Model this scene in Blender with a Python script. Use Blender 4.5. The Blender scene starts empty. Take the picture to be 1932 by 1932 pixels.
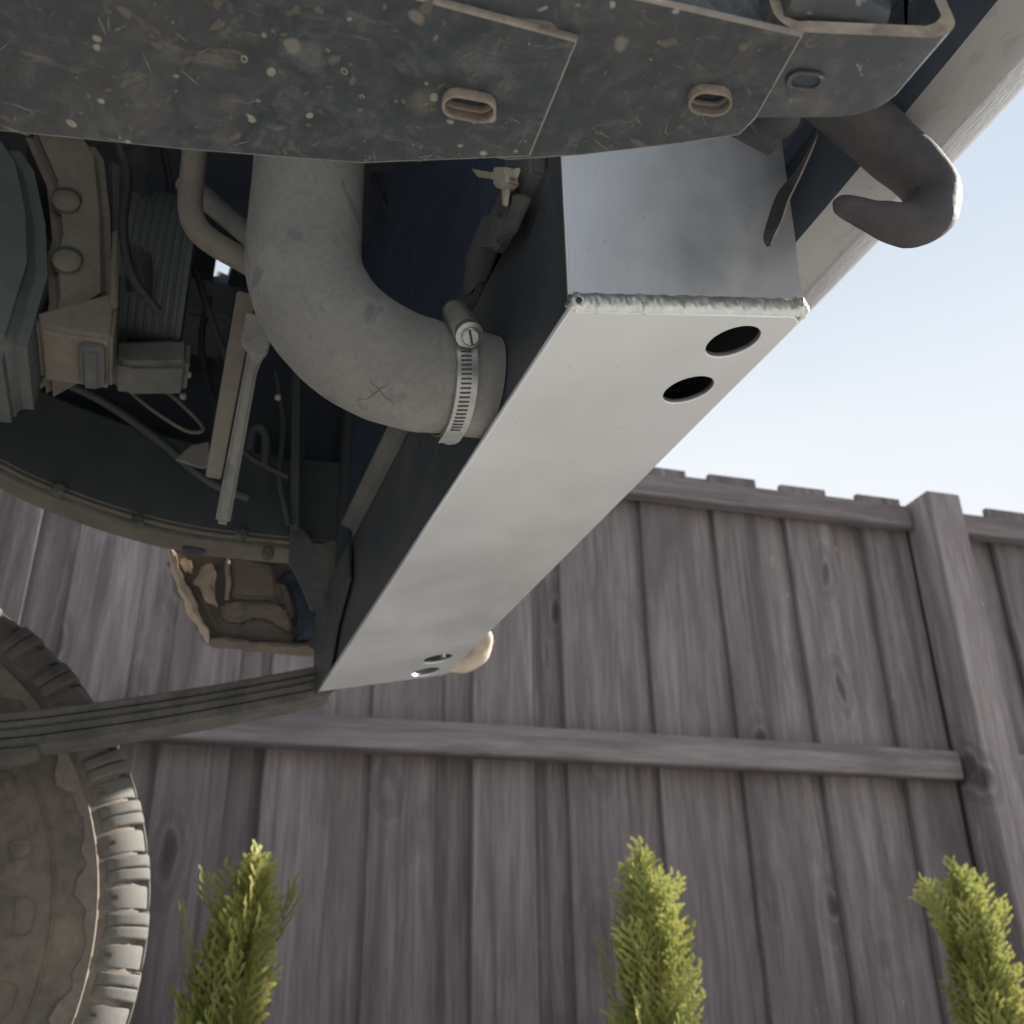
import bpy, bmesh, math, random
from mathutils import Vector, Matrix, noise
from mathutils.bvhtree import BVHTree
R = math.radians
SC = bpy.context.scene
COL = SC.collection

# ------------------------------------------------------------------ camera
F = 1932.0                                   # focal length in units of a 1932 px wide picture
Zc = Vector((-66, 3966, F)).normalized()     # world up, as seen by the camera (right, up, forward)
Yc = Vector((-770, -948, F)); Yc = (Yc - Zc * Yc.dot(Zc)).normalized()
Xc = -Yc.cross(Zc)
if Xc.x < 0: Xc = -Xc
cam = bpy.data.objects.new('camera', bpy.data.cameras.new('camera'))
COL.objects.link(cam); SC.camera = cam
right = Vector((Xc.x, Yc.x, Zc.x)); up = Vector((Xc.y, Yc.y, Zc.y)); fwd = Vector((Xc.z, Yc.z, Zc.z))
cam.matrix_world = Matrix(((right.x, up.x, -fwd.x, 0), (right.y, up.y, -fwd.y, 0), (right.z, up.z, -fwd.z, 0), (0, 0, 0, 1)))
cam.data.sensor_width = 36; cam.data.lens = 36
cam.data.clip_start = 0.02; cam.data.clip_end = 500
cam.data.dof.use_dof = True; cam.data.dof.focus_distance = 0.60; cam.data.dof.aperture_fstop = 15

def ray(px, py):
    v = Vector((px - 966, 966 - py, F)) / F
    return right * v.x + up * v.y + fwd * v.z
def onz(px, py, z): d = ray(px, py); return d * (z / d.z)
def ony(px, py, y): d = ray(px, py); return d * (y / d.y)
def onx(px, py, x): d = ray(px, py); return d * (x / d.x)

GROUND = -0.36                               # the camera lies 36 cm above the ground; the origin is at the lens

# ------------------------------------------------------------------ sky, sun, exposure
SUN_AZ, SUN_EL = R(84), R(31)
w = bpy.data.worlds.new('World'); SC.world = w; w.use_nodes = True
nt = w.node_tree; nt.nodes.clear()
sky = nt.nodes.new('ShaderNodeTexSky'); sky.sky_type = 'NISHITA'; sky.sun_disc = False
sky.sun_elevation = SUN_EL; sky.sun_rotation = SUN_AZ; sky.dust_density = .6; sky.air_density = 1.0
tc = nt.nodes.new('ShaderNodeTexCoord')
mp = nt.nodes.new('ShaderNodeMapping'); mp.inputs['Scale'].default_value = (1, 1, 2.2)
nz = nt.nodes.new('ShaderNodeTexNoise'); nz.inputs['Scale'].default_value = 1.6; nz.inputs['Detail'].default_value = 4
rp = nt.nodes.new('ShaderNodeMapRange'); rp.inputs[1].default_value = .3; rp.inputs[2].default_value = .75
rp.inputs[3].default_value = .72; rp.inputs[4].default_value = .93
mx = nt.nodes.new('ShaderNodeMixRGB')
hc = nt.nodes.new('ShaderNodeMixRGB'); hc.inputs[1].default_value = (4.9, 5.55, 6.25, 1); hc.inputs[2].default_value = (6.25, 6.5, 6.75, 1)
hm = nt.nodes.new('ShaderNodeMapRange'); hm.interpolation_type = 'SMOOTHSTEP'; hm.inputs[1].default_value = .40; hm.inputs[2].default_value = .74; hm.inputs[3].default_value = 1; hm.inputs[4].default_value = 0
bg = nt.nodes.new('ShaderNodeBackground'); bg.inputs['Strength'].default_value = .054
wo = nt.nodes.new('ShaderNodeOutputWorld')
L = nt.links.new
L(tc.outputs['Generated'], mp.inputs[0]); L(mp.outputs[0], nz.inputs['Vector']); L(nz.outputs['Fac'], rp.inputs[0])
sx_ = nt.nodes.new('ShaderNodeSeparateXYZ'); hz_ = nt.nodes.new('ShaderNodeMapRange'); hz_.interpolation_type = 'SMOOTHSTEP'
hz_.inputs[1].default_value = .0; hz_.inputs[2].default_value = .75; hz_.inputs[3].default_value = .25; hz_.inputs[4].default_value = 0   # thin haze, whiter low down
ad_ = nt.nodes.new('ShaderNodeMath'); ad_.operation = 'ADD'; ad_.use_clamp = True
L(tc.outputs['Generated'], sx_.inputs[0]); L(sx_.outputs['Z'], hm.inputs[0]); L(hm.outputs[0], hc.inputs[0]); L(hc.outputs[0], mx.inputs[2]); L(sx_.outputs['Z'], hz_.inputs[0]); L(hz_.outputs[0], ad_.inputs[0]); L(rp.outputs[0], ad_.inputs[1]); L(ad_.outputs[0], mx.inputs[0]); L(sky.outputs[0], mx.inputs[1]); L(mx.outputs[0], bg.inputs[0]); L(bg.outputs[0], wo.inputs[0])
sun = bpy.data.objects.new('sun', bpy.data.lights.new('sun', 'SUN')); COL.objects.link(sun)
sun.data.energy = 4.6; sun.data.angle = R(1.0); sun.data.color = (1, .945, .87)
to_sun = Vector((math.sin(SUN_AZ) * math.cos(SUN_EL), math.cos(SUN_AZ) * math.cos(SUN_EL), math.sin(SUN_EL)))
sun.rotation_euler = to_sun.to_track_quat('Z', 'Y').to_euler()
SC.view_settings.view_transform = 'Standard'; SC.view_settings.look = 'None'
SC.view_settings.exposure = 1.45; SC.view_settings.gamma = 1
SC.view_settings.use_curve_mapping = False
SC.render.engine = 'CYCLES'
SC.cycles.max_bounces = 8; SC.cycles.diffuse_bounces = 5

# ------------------------------------------------------------------ materials
class MT:
    """a small node builder around one Principled BSDF"""
    def __init__(s, name, rough=.6, metal=0.0, coords='Object'):
        s.m = bpy.data.materials.new(name); s.m.use_nodes = True
        s.t = s.m.node_tree; s.b = s.t.nodes['Principled BSDF']
        s.b.inputs['Roughness'].default_value = rough; s.b.inputs['Metallic'].default_value = metal
        s.tc = s.n('ShaderNodeTexCoord').outputs[coords]
    def n(s, k, **kw):
        x = s.t.nodes.new(k)
        for a, b in kw.items(): setattr(x, a, b)
        return x
    def l(s, a, b): s.t.links.new(a, b)
    def mapped(s, scale=(1, 1, 1), rnd=False, rot=(0, 0, 0)):
        m = s.n('ShaderNodeMapping'); m.inputs['Scale'].default_value = scale; m.inputs['Rotation'].default_value = rot
        if rnd:
            oi = s.n('ShaderNodeObjectInfo'); v = s.n('ShaderNodeVectorMath', operation='SCALE')
            v.inputs[0].default_value = (37, 53, 71); s.l(oi.outputs['Random'], v.inputs['Scale'])
            ad = s.n('ShaderNodeVectorMath', operation='ADD'); s.l(s.tc, ad.inputs[0]); s.l(v.outputs[0], ad.inputs[1])
            s.l(ad.outputs[0], m.inputs[0])
        else: s.l(s.tc, m.inputs[0])
        return m.outputs[0]
    def noise(s, vec, scale, detail=4, rough=.55, dist=0):
        x = s.n('ShaderNodeTexNoise'); x.inputs['Scale'].default_value = scale; x.inputs['Detail'].default_value = detail
        x.inputs['Roughness'].default_value = rough; x.inputs['Distortion'].default_value = dist
        s.l(vec, x.inputs['Vector']); return x.outputs['Fac']
    def vor(s, vec, scale, out='Distance', rnd=1.0):
        x = s.n('ShaderNodeTexVoronoi'); x.inputs['Scale'].default_value = scale; x.inputs['Randomness'].default_value = rnd
        s.l(vec, x.inputs['Vector']); return x.outputs[out]
    def ramp(s, fac, *stops):
        x = s.n('ShaderNodeValToRGB'); e = x.color_ramp.elements
        while len(e) < len(stops): e.new(.5)
        for i, (p, c) in enumerate(stops):
            e[i].position = p; e[i].color = (c, c, c, 1) if not hasattr(c, '__len__') else (*c, 1)
        s.l(fac, x.inputs[0]); return x.outputs[0]
    def mix(s, fac, a, b, mode='MIX'):
        x = s.n('ShaderNodeMixRGB', blend_type=mode)
        for i, v in ((0, fac), (1, a), (2, b)):
            if hasattr(v, 'links') or hasattr(v, 'is_linked'): s.l(v, x.inputs[i])
            elif i == 0: x.inputs[0].default_value = v
            else: x.inputs[i].default_value = (*v, 1) if hasattr(v, '__len__') else (v, v, v, 1)
        return x.outputs[0]
    def math(s, op, a, b=0.0):
        x = s.n('ShaderNodeMath', operation=op)
        for i, v in ((0, a), (1, b)):
            if hasattr(v, 'is_linked'): s.l(v, x.inputs[i])
            else: x.inputs[i].default_value = v
        return x.outputs[0]
    def color(s, c): 
        if hasattr(c, 'is_linked'): s.l(c, s.b.inputs['Base Color'])
        else: s.b.inputs['Base Color'].default_value = (*c, 1)
        return s
    def roughness(s, f): s.l(f, s.b.inputs['Roughness']); return s
    def bump(s, h, strength=.3, dist=.002):
        x = s.n('ShaderNodeBump'); x.inputs['Strength'].default_value = strength; x.inputs['Distance'].default_value = dist
        s.l(h, x.inputs['Height']); s.l(x.outputs[0], s.b.inputs['Normal']); return s

def dirty(name, base, dust, rough=.7, metal=0.0, amount=(.45, .7), scale=9, fine=90, bump=.25, blot=None):
    """painted or bare metal with a patchy coat of dried dust"""
    k = MT(name, rough, metal); v = k.mapped()
    a = k.noise(v, scale, 6, .62, .3); f = k.noise(v, fine, 4, .6)
    fac = k.ramp(k.mix(.35, a, f), (amount[0], 0.0), (amount[1], 1.0))
    c = k.mix(fac, base, dust)
    if blot:
        sp = k.ramp(k.noise(v, blot[0], 3, .5, .8), (blot[1], 0.0), (blot[1] + .04, 1.0))
        c = k.mix(k.math('MULTIPLY', sp, .8), c, blot[2])
    k.color(c); k.bump(k.mix(.4, f, a), bump, .0015)
    k.roughness(k.ramp(fac, (0, rough * .8), (1, min(1, rough * 1.2))))
    return k.m

def make_rail_mat():
    k = MT('mud_flecked_black_rail', .55); v = k.mapped()
    dist = k.n('ShaderNodeVectorMath', operation='ADD')
    nn = k.n('ShaderNodeTexNoise'); nn.inputs['Scale'].default_value = 60; k.l(v, nn.inputs['Vector'])
    sc = k.n('ShaderNodeVectorMath', operation='SCALE'); sc.inputs['Scale'].default_value = .012
    k.l(nn.outputs['Color'], sc.inputs[0]); k.l(v, dist.inputs[0]); k.l(sc.outputs[0], dist.inputs[1]); dv = dist.outputs[0]
    a = k.noise(v, 14, 7, .65, .5); f = k.noise(v, 130, 5, .65)
    base = k.ramp(a, (.3, (.012, .020, .028)), (.5, (.026, .038, .049)), (.72, (.056, .068, .077)))
    base = k.mix(k.ramp(f, (.48, 0.0), (.78, .6)), base, (.11, .108, .102))
    md = k.noise(k.mapped((1, .75, 1)), 62, 6, .68, .9)
    base = k.mix(k.ramp(md, (.38, .95), (.49, 0.0)), base, (.012, .019, .026)); base = k.mix(k.ramp(md, (.54, 0.0), (.66, .8)), base, (.108, .116, .118))
    mg = k.noise(k.mapped((1, 1.3, 1), rot=(0, 0, .7)), 33, 6, .7, 1.4)
    base = k.mix(k.ramp(mg, (.40, .7), (.50, 0.0)), base, (.015, .024, .030)); base = k.mix(k.ramp(mg, (.55, 0.0), (.64, .55)), base, (.095, .088, .075))
    # mud blotches of several sizes, each its own tint
    lowf = k.noise(v, 4.5, 4, .6, .6); base = k.mix(k.ramp(lowf, (.42, 0.0), (.70, .6)), base, (.070, .066, .062))
    patch = k.ramp(k.noise(k.mapped((1.3, .8, 1)), 22, 5, .7, 1.6), (.54, 0.0), (.60, .6)); base = k.mix(patch, base, (.028, .040, .046))
    patch2 = k.ramp(k.noise(k.mapped((.8, 1.2, 1), rot=(0, 0, 1)), 30, 5, .7, 1.2), (.60, 0.0), (.66, .55)); base = k.mix(patch2, base, (.15, .135, .11))
    for s_, lo, hi, tint, amt in ((30, .12, .24, (.15, .13, .10), .45), (52, .12, .20, (.21, .195, .165), .7), (85, .10, .17, (.36, .335, .28), .8)):
        d = k.vor(dv, s_); rnd = k.vor(dv, s_, 'Color')
        lim = k.math('LESS_THAN', k.n_r(rnd) if False else k.sep(rnd), .34)
        m = k.math('MULTIPLY', k.ramp(d, (lo, 1.0), (hi, 0.0)), lim)
        base = k.mix(k.math('MULTIPLY', m, amt), base, tint)
    # thin straw scratches
    for rot, sc_ in (((0, 0, .6), (30, 380, 60)), ((0, 0, -.5), (40, 420, 60))):
        g = k.noise(k.mapped(sc_, rot=rot), 1, 2, .5, .4)
        base = k.mix(k.ramp(g, (.72, 0.0), (.76, .32)), base, (.19, .18, .155))
    k.color(base); k.bump(k.mix(.5, f, a), .6, .003); k.roughness(k.ramp(a, (.3, .42), (.7, .8)))
    return k.m
def _sep(s, col):
    x = s.n('ShaderNodeSeparateColor'); s.l(col, x.inputs[0]); return x.outputs[0]
MT.sep = _sep

M = {}
M['rail'] = make_rail_mat()
M['rail_edge'] = dirty('dusty_plate_edge', (.17, .155, .14), (.34, .30, .26), .8, scale=40, fine=240, amount=(.35, .65))
M['collar'] = dirty('dusty_brown_collar', (.13, .11, .09), (.30, .25, .20), .8, scale=60, fine=260, amount=(.35, .6), bump=.5)
M['horn'] = dirty('worn_dark_bracket', (.042, .048, .056), (.14, .13, .118), .45, scale=26, fine=150, amount=(.45, .72), bump=.5, blot=(120, .66, (.24, .22, .19)))
M['hook'] = dirty('rust_brown_forged_steel', (.028, .028, .034), (.085, .070, .062), .78, scale=22, fine=160, amount=(.42, .72), bump=.5)
M['pipe'] = dirty('dusty_grey_hose', (.125, .128, .126), (.285, .275, .25), .85, scale=13, fine=230, amount=(.30, .74), bump=.22, blot=(26, .62, (.125, .135, .138)))
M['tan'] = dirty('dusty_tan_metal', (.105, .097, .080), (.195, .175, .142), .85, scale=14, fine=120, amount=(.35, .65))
M['grey_metal'] = dirty('dull_grey_metal', (.085, .092, .090), (.17, .16, .14), .65, scale=12, fine=90)
M['teal'] = dirty('teal_sheen_cast_metal', (.070, .086, .086), (.12, .125, .115), .6, scale=10, fine=60)  # grey metal with a teal reflection put into its colour
M['dark'] = dirty('dark_bay_metal', (.030, .042, .062), (.055, .062, .072), .8, scale=8, fine=60)  # blue lift in the colour stands for a hazy veil over shadows
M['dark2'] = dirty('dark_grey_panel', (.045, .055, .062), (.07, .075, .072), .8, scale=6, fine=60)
M['rubber'] = dirty('black_rubber', (.018, .020, .022), (.05, .048, .042), .7, scale=20, fine=120)
M['cooler'] = dirty('black_painted_cooler', (.046, .054, .064), (.10, .10, .098), .5, scale=9, fine=170, amount=(.42, .8), bump=.3)
M['spring'] = dirty('dusty_leaf_spring_steel', (.055, .056, .055), (.15, .14, .12), .8, scale=24, fine=140, amount=(.4, .7), bump=.6)
M['mud'] = dirty('sunlit_sandy_mud', (.40, .325, .25), (.56, .47, .38), .95, scale=20, fine=120, amount=(.3, .65), bump=1.0)  # sandy mud, its colour also raised to carry sunlight
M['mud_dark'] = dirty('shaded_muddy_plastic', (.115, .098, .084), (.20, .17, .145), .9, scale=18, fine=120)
M['mud_mid'] = dirty('brown_muddy_metal', (.20, .168, .142), (.285, .24, .205), .9, scale=18, fine=120, bump=.8)
M['clamp'] = dirty('zinc_clamp', (.42, .42, .41), (.22, .20, .17), .42, .85, scale=40, fine=200, amount=(.5, .85))
M['tie'] = dirty('off_white_nylon', (.48, .44, .36), (.36, .32, .25), .6, scale=40, fine=150)
M['tyre'] = dirty('dusty_tyre_rubber', (.055, .050, .046), (.20, .165, .132), .85, scale=7, fine=60, amount=(.36, .66), bump=.3)
M['lug'] = dirty('dusty_tread_rubber', (.068, .065, .060), (.145, .136, .122), .8, scale=16, fine=110, amount=(.3, .6), bump=.3)
M['ringm'] = dirty('dusty_sidewall_rubber', (.09, .080, .068), (.215, .185, .155), .85, scale=12, fine=90, amount=(.34, .62), bump=.3)
M['fleck_mud'] = dirty('dried_mud_fleck', (.075, .068, .056), (.15, .135, .105), .9, scale=120, fine=400, amount=(.3, .7))
M['fleck_husk'] = dirty('pale_seed_husk', (.22, .21, .17), (.36, .33, .26), .85, scale=60, fine=400)
M['fleck_straw'] = dirty('dry_straw', (.17, .165, .13), (.28, .26, .20), .8, scale=60, fine=400)
M['mark'] = MT('dark_marker', .8).color((.11, .11, .112)).m

def aluminium():
    k = MT('satin_aluminium', .42, 1.0); v = k.mapped()
    a = k.noise(v, 7, 4, .55, .4); f = k.noise(k.mapped((60, 900, 60)), 1, 3, .5)
    sp = k.ramp(k.noise(v, 260, 2, .5), (.70, 0.0), (.74, .5))
    c = k.mix(a, (.79, .80, .81), (.87, .88, .89)); c = k.mix(sp, c, (.50, .50, .50))
    sm = k.ramp(k.noise(k.mapped((3, 1.2, 3)), 4, 5, .65, 1.2), (.40, 0.0), (.85, .5)); c = k.mix(sm, c, (.74, .745, .74))
    k.color(c); k.roughness(k.ramp(k.mix(.3, a, f), (.3, .40), (.7, .52))); k.bump(k.mix(.5, k.noise(v, 420, 3, .6), k.noise(k.mapped((90, 6, 90)), 9, 3, .6)), .10, .0008)
    return k.m
M['alu'] = aluminium()
def weld_mat():
    k = MT('bright_weld_aluminium', .32, .9); v = k.mapped()
    k.color(k.mix(k.noise(v, 70, 3), (.56, .58, .55), (.78, .77, .70))); k.bump(k.noise(v, 420, 4, .7), .2, .0006)
    k.roughness(k.ramp(k.noise(v, 160, 3), (.3, .30), (.7, .52))); return k.m
M['weld'] = weld_mat()
def bumper_mat():
    k = MT('grained_grey_bumper_plastic', .34); v = k.mapped((1, .45, 1))
    g = k.noise(v, 190, 3, .6, .4); d = k.ramp(k.noise(v, 120, 2, .5, .6), (.60, 0.0), (.68, 1.0))
    c = k.mix(k.noise(k.mapped(), 5, 4), (.25, .24, .23), (.32, .312, .305)); c = k.mix(k.math('MULTIPLY', d, .18), c, (.085, .08, .078))
    k.color(c); k.bump(g, .45, .0016); return k.m
M['bumper'] = bumper_mat()
def wood(name, along):
    s = {'z': (1, 1, .055), 'x': (.055, 1, 1)}[along]
    k = MT(name, .85); v = k.mapped(s, rnd=True)
    big = k.noise(v, 5, 3, .5, .6); g = k.noise(v, 34, 6, .65, 1.2); fi = k.noise(v, 190, 3, .6)
    oi = k.n('ShaderNodeObjectInfo').outputs['Random']
    grain = k.mix(.35, g, fi)
    c = k.ramp(grain, (.28, (.074, .058, .058)), (.50, (.208, .180, .182)), (.74, (.365, .328, .328)))
    c = k.mix(k.ramp(big, (.35, .0), (.7, .45)), c, (.215, .180, .172))
    # knots: dark ovals with rings
    wv = k.n('ShaderNodeVectorMath', operation='ADD'); wn = k.n('ShaderNodeTexNoise'); wn.inputs['Scale'].default_value = 5; wn.inputs['Detail'].default_value = 3
    k.l(k.mapped({'z': (1, 1, .5), 'x': (.5, 1, 1)}[along], rnd=True), wn.inputs['Vector'])
    wsc = k.n('ShaderNodeVectorMath', operation='SCALE'); wsc.inputs['Scale'].default_value = .55; k.l(wn.outputs['Color'], wsc.inputs[0])
    k.l(k.mapped({'z': (5.2, 1.0, 2.3), 'x': (2.3, 1.0, 5.2)}[along], rnd=True), wv.inputs[0]); k.l(wsc.outputs[0], wv.inputs[1]); vk = wv.outputs[0]
    kd = k.vor(vk, 1.0); rd = k.sep(k.vor(vk, 1.0, 'Color')); on = k.math('LESS_THAN', rd, .78)
    ring = k.math('SINE', k.math('MULTIPLY', k.math('ADD', kd, k.math('MULTIPLY', g, .08)), 46))
    rm = k.math('MULTIPLY', k.ramp(kd, (.10, 1.0), (.36, 0.0)), on)
    c = k.mix(k.math('MULTIPLY', k.math('MULTIPLY', rm, k.ramp(ring, (.0, .6), (1.0, 0.0))), .85), c, (.060, .048, .052))
    c = k.mix(k.math('MULTIPLY', k.ramp(kd, (.06, .8), (.13, 0.0)), on), c, (.050, .038, .042))
    sk = k.noise(k.mapped({'z': (1, 1, .035), 'x': (.035, 1, 1)}[along], rnd=True), 17, 5, .6, .5)
    c = k.mix(k.ramp(sk, (.34, .62), (.47, 0.0)), c, (.080, .066, .070)); c = k.mix(k.ramp(sk, (.56, 0.0), (.70, .5)), c, (.36, .325, .32))
    # dark stain drawn out along the board
    st = k.ramp(k.noise(k.mapped({'z': (1, 1, .16), 'x': (.16, 1, 1)}[along], rnd=True), 9, 5, .6, 1.0), (.46, 0.0), (.68, .7))
    c = k.mix(st, c, (.115, .095, .098))
    # weathered pale flakes and overall board tint
    pale = k.ramp(k.noise(k.mapped({'z': (1, 1, .35), 'x': (.35, 1, 1)}[along], rnd=True), 22, 4, .6, .8), (.70, 0.0), (.76, .65))
    c = k.mix(pale, c, (.46, .43, .40))
    hs = k.n('ShaderNodeHueSaturation'); hs.inputs['Saturation'].default_value = 1.0
    k.l(k.math('ADD', k.math('MULTIPLY', oi, .42), .80), hs.inputs['Value']); k.l(c, hs.inputs['Color'])
    k.color(hs.outputs[0]); k.bump(k.mix(.5, grain, k.math('MULTIPLY', kd, .5)), .45, .004); return k.m
M['board'] = wood('weathered_brown_fence_board', 'z'); M['rail_wood'] = wood('weathered_brown_fence_rail', 'x')
def ground_mat():
    k = MT('pale_concrete_ground', .9); v = k.mapped()
    c = k.mix(k.noise(v, 1.3, 6, .6), (.232, .228, .220), (.312, .307, .298)); c = k.mix(k.ramp(k.noise(v, 90, 3), (.4, 0.0), (.8, .5)), c, (.19, .18, .17))
    k.color(c); k.bump(k.noise(v, 60, 5), .4, .004); return k.m
M['ground'] = ground_mat()
def leaf_mat():
    k = MT('conifer_scale_leaf', .6); at = k.n('ShaderNodeAttribute'); at.attribute_name = 'age'
    nsx = k.noise(k.mapped(), 25, 2)
    a = k.mix(nsx, (.145, .195, .055), (.215, .265, .072)); b = k.mix(nsx, (.34, .35, .09), (.48, .44, .14))
    k.color(k.mix(at.outputs['Fac'], a, b))
    k.b.inputs['Transmission Weight'].default_value = 0
    tr = k.n('ShaderNodeBsdfTranslucent'); k.l(k.mix(at.outputs['Fac'], a, b), tr.inputs[0])
    ms = k.n('ShaderNodeMixShader'); ms.inputs[0].default_value = .35
    k.l(k.b.outputs[0], ms.inputs[1]); k.l(tr.outputs[0], ms.inputs[2]); k.l(ms.outputs[0], k.t.nodes['Material Output'].inputs[0])
    return k.m
M['leaf'] = leaf_mat(); M['bark'] = dirty('brown_bark', (.10, .07, .05), (.18, .13, .09), .9, scale=30)
M['radiator'] = dirty('dark_radiator_core', (.040, .058, .095), (.050, .066, .095), .7, scale=20, fine=300)  # black core tinted navy, lifted shadows put into the base colour

# ------------------------------------------------------------------ builders
def link(name, me, mat, parent=None, loc=None):
    o = bpy.data.objects.new(name, me); COL.objects.link(o)
    if mat is not None:
        for mm in (mat if isinstance(mat, (list, tuple)) else [mat]): me.materials.append(mm)
    if parent is not None:
        o.parent = parent
        if parent.type == 'EMPTY': o.matrix_parent_inverse = Matrix.Translation(-parent.location)
    return o
def mesh(name, vs, fs, mat, parent=None, smooth=False, bevel=0, seg=2):
    me = bpy.data.meshes.new(name); me.from_pydata([tuple(v) for v in vs], [], fs); me.update()
    bm = bmesh.new(); bm.from_mesh(me); bmesh.ops.recalc_face_normals(bm, faces=bm.faces)
    if bevel:
        ed = [e for e in bm.edges if len(e.link_faces) == 2 and e.calc_face_angle(0) > .5]
        bmesh.ops.bevel(bm, geom=ed, offset=bevel, segments=seg, affect='EDGES', clamp_overlap=True)
    bm.to_mesh(me); bm.free()
    for p in me.polygons: p.use_smooth = smooth
    if smooth or bevel:
        try: me.set_sharp_from_angle(angle=R(40))
        except Exception: pass
        for p in me.polygons: p.use_smooth = True
    return link(name, me, mat, parent)
def prism_geo(loop, vec):
    n = len(loop); vec = Vector(vec)
    vs = [Vector(p) for p in loop] + [Vector(p) + vec for p in loop]
    fs = [tuple(range(n)), tuple(range(2 * n - 1, n - 1, -1))] + [(i, (i + 1) % n, n + (i + 1) % n, n + i) for i in range(n)]
    return vs, fs
def prism(name, loop, vec, mat, parent=None, bevel=0, seg=2):
    return mesh(name, *prism_geo(loop, vec), mat, parent, bevel=bevel, seg=seg)
def box(name, lo, hi, mat, parent=None, bevel=0):
    (a, b, c), (d, e, f) = lo, hi
    return prism(name, [(a, b, c), (d, b, c), (d, e, c), (a, e, c)], (0, 0, f - c), mat, parent, bevel)
def smooth_path(pts, n=8):
    pts = [Vector(p) for p in pts]; out = []
    P = [pts[0] * 2 - pts[1]] + pts + [pts[-1] * 2 - pts[-2]]
    for i in range(1, len(P) - 2):
        for k in range(n):
            t = k / n; a, b, c, d = P[i - 1], P[i], P[i + 1], P[i + 2]
            out.append(.5 * ((2 * b) + (c - a) * t + (2 * a - 5 * b + 4 * c - d) * t * t + (3 * b - a - 3 * c + d) * t ** 3))
    out.append(pts[-1]); return out
def lerp_list(vals, n):
    m = len(vals) - 1; out = []
    for i in range(n):
        t = i / (n - 1) * m; k = min(int(t), m - 1); out.append(vals[k] * (1 - t + k) + vals[k + 1] * (t - k))
    return out
def tube_geo(path, rad, seg=20, flat=1.0, ref=None, wob=0.0, cap=True):
    n = len(path); rads = rad if hasattr(rad, '__len__') else [rad] * n
    if len(rads) != n: rads = lerp_list(rads, n)
    vs, fs = [], []; T0 = None; N = None
    for i, p in enumerate(path):
        T = (path[min(i + 1, n - 1)] - path[max(i - 1, 0)]).normalized()
        if N is None:
            N = (Vector(ref) if ref else (Vector((0, 0, 1)) if abs(T.z) < .9 else Vector((1, 0, 0))))
        N = (N - T * N.dot(T)).normalized(); B = T.cross(N)
        for k in range(seg):
            a = 2 * math.pi * k / seg; r = rads[i]
            d = N * math.cos(a) * r + B * math.sin(a) * r * flat
            q = p + d
            if wob: q += d.normalized() * wob * noise.noise(q * 55)
            vs.append(q)
    for i in range(n - 1):
        for k in range(seg):
            a = i * seg + k; b = i * seg + (k + 1) % seg
            fs.append((a, b, b + seg, a + seg))
    if cap: fs += [tuple(range(seg - 1, -1, -1)), tuple(range((n - 1) * seg, n * seg))]
    return vs, fs
def tube(name, pts, rad, mat, parent=None, seg=20, sm=8, **kw):
    path = smooth_path(pts, sm) if sm else [Vector(p) for p in pts]
    return mesh(name, *tube_geo(path, rad, seg, **kw), mat, parent, smooth=True)
def merge(parts):
    vs, fs = [], []
    for v, f in parts:
        o = len(vs); vs += list(v); fs += [tuple(i + o for i in q) for q in f]
    return vs, fs
def box_geo(lo, hi):
    (a, b, c), (d, e, f) = lo, hi
    return prism_geo([(a, b, c), (d, b, c), (d, e, c), (a, e, c)], (0, 0, f - c))
def circle2(cx, cy, r, n=40, ry=None, rot=0):
    ry = ry or r; out = []
    for i in range(n):
        a = 2 * math.pi * i / n; x, y = r * math.cos(a), ry * math.sin(a)
        out.append((cx + x * math.cos(rot) - y * math.sin(rot), cy + x * math.sin(rot) + y * math.cos(rot)))
    return out
def stadium(cx, cy, L_, w_, n=10, rot=0):
    out = []
    for s, a0 in ((1, -90), (-1, 90)):
        for i in range(n + 1):
            a = R(a0 + 180 * i / n); out.append((s * (L_ / 2 - w_ / 2) + w_ / 2 * math.cos(a), w_ / 2 * math.sin(a)))
    return [(cx + x * math.cos(rot) - y * math.sin(rot), cy + x * math.sin(rot) + y * math.cos(rot)) for x, y in out]
def plate(name, outer, holes, thick, mw, mat, parent=None, bevel=0.0):
    """a sheet of metal with real holes: a filled 2-D outline, given thickness; mw places its plane"""
    cu = bpy.data.curves.new(name, 'CURVE'); cu.dimensions = '2D'; cu.fill_mode = 'BOTH'
    cu.extrude = thick / 2 - bevel; cu.bevel_depth = bevel; cu.bevel_resolution = 1
    for loop in [outer] + holes:
        sp = cu.splines.new('POLY'); sp.points.add(len(loop) - 1); sp.use_cyclic_u = True
        for p, q in zip(sp.points, loop): p.co = (q[0], q[1], 0, 1)
    tmp = bpy.data.objects.new('tmp', cu); COL.objects.link(tmp)
    me = bpy.data.meshes.new_from_object(tmp.evaluated_get(bpy.context.evaluated_depsgraph_get()))
    bpy.data.objects.remove(tmp); bpy.data.curves.remove(cu); me.name = name
    me.transform(mw)
    me.materials.clear()
    return link(name, me, mat, parent)
def frame(o, x, y):
    x = Vector(x).normalized(); y = Vector(y); y = (y - x * y.dot(x)).normalized(); z = x.cross(y)
    return Matrix(((x.x, y.x, z.x, o[0]), (x.y, y.y, z.y, o[1]), (x.z, y.z, z.z, o[2]), (0, 0, 0, 1)))
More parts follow.
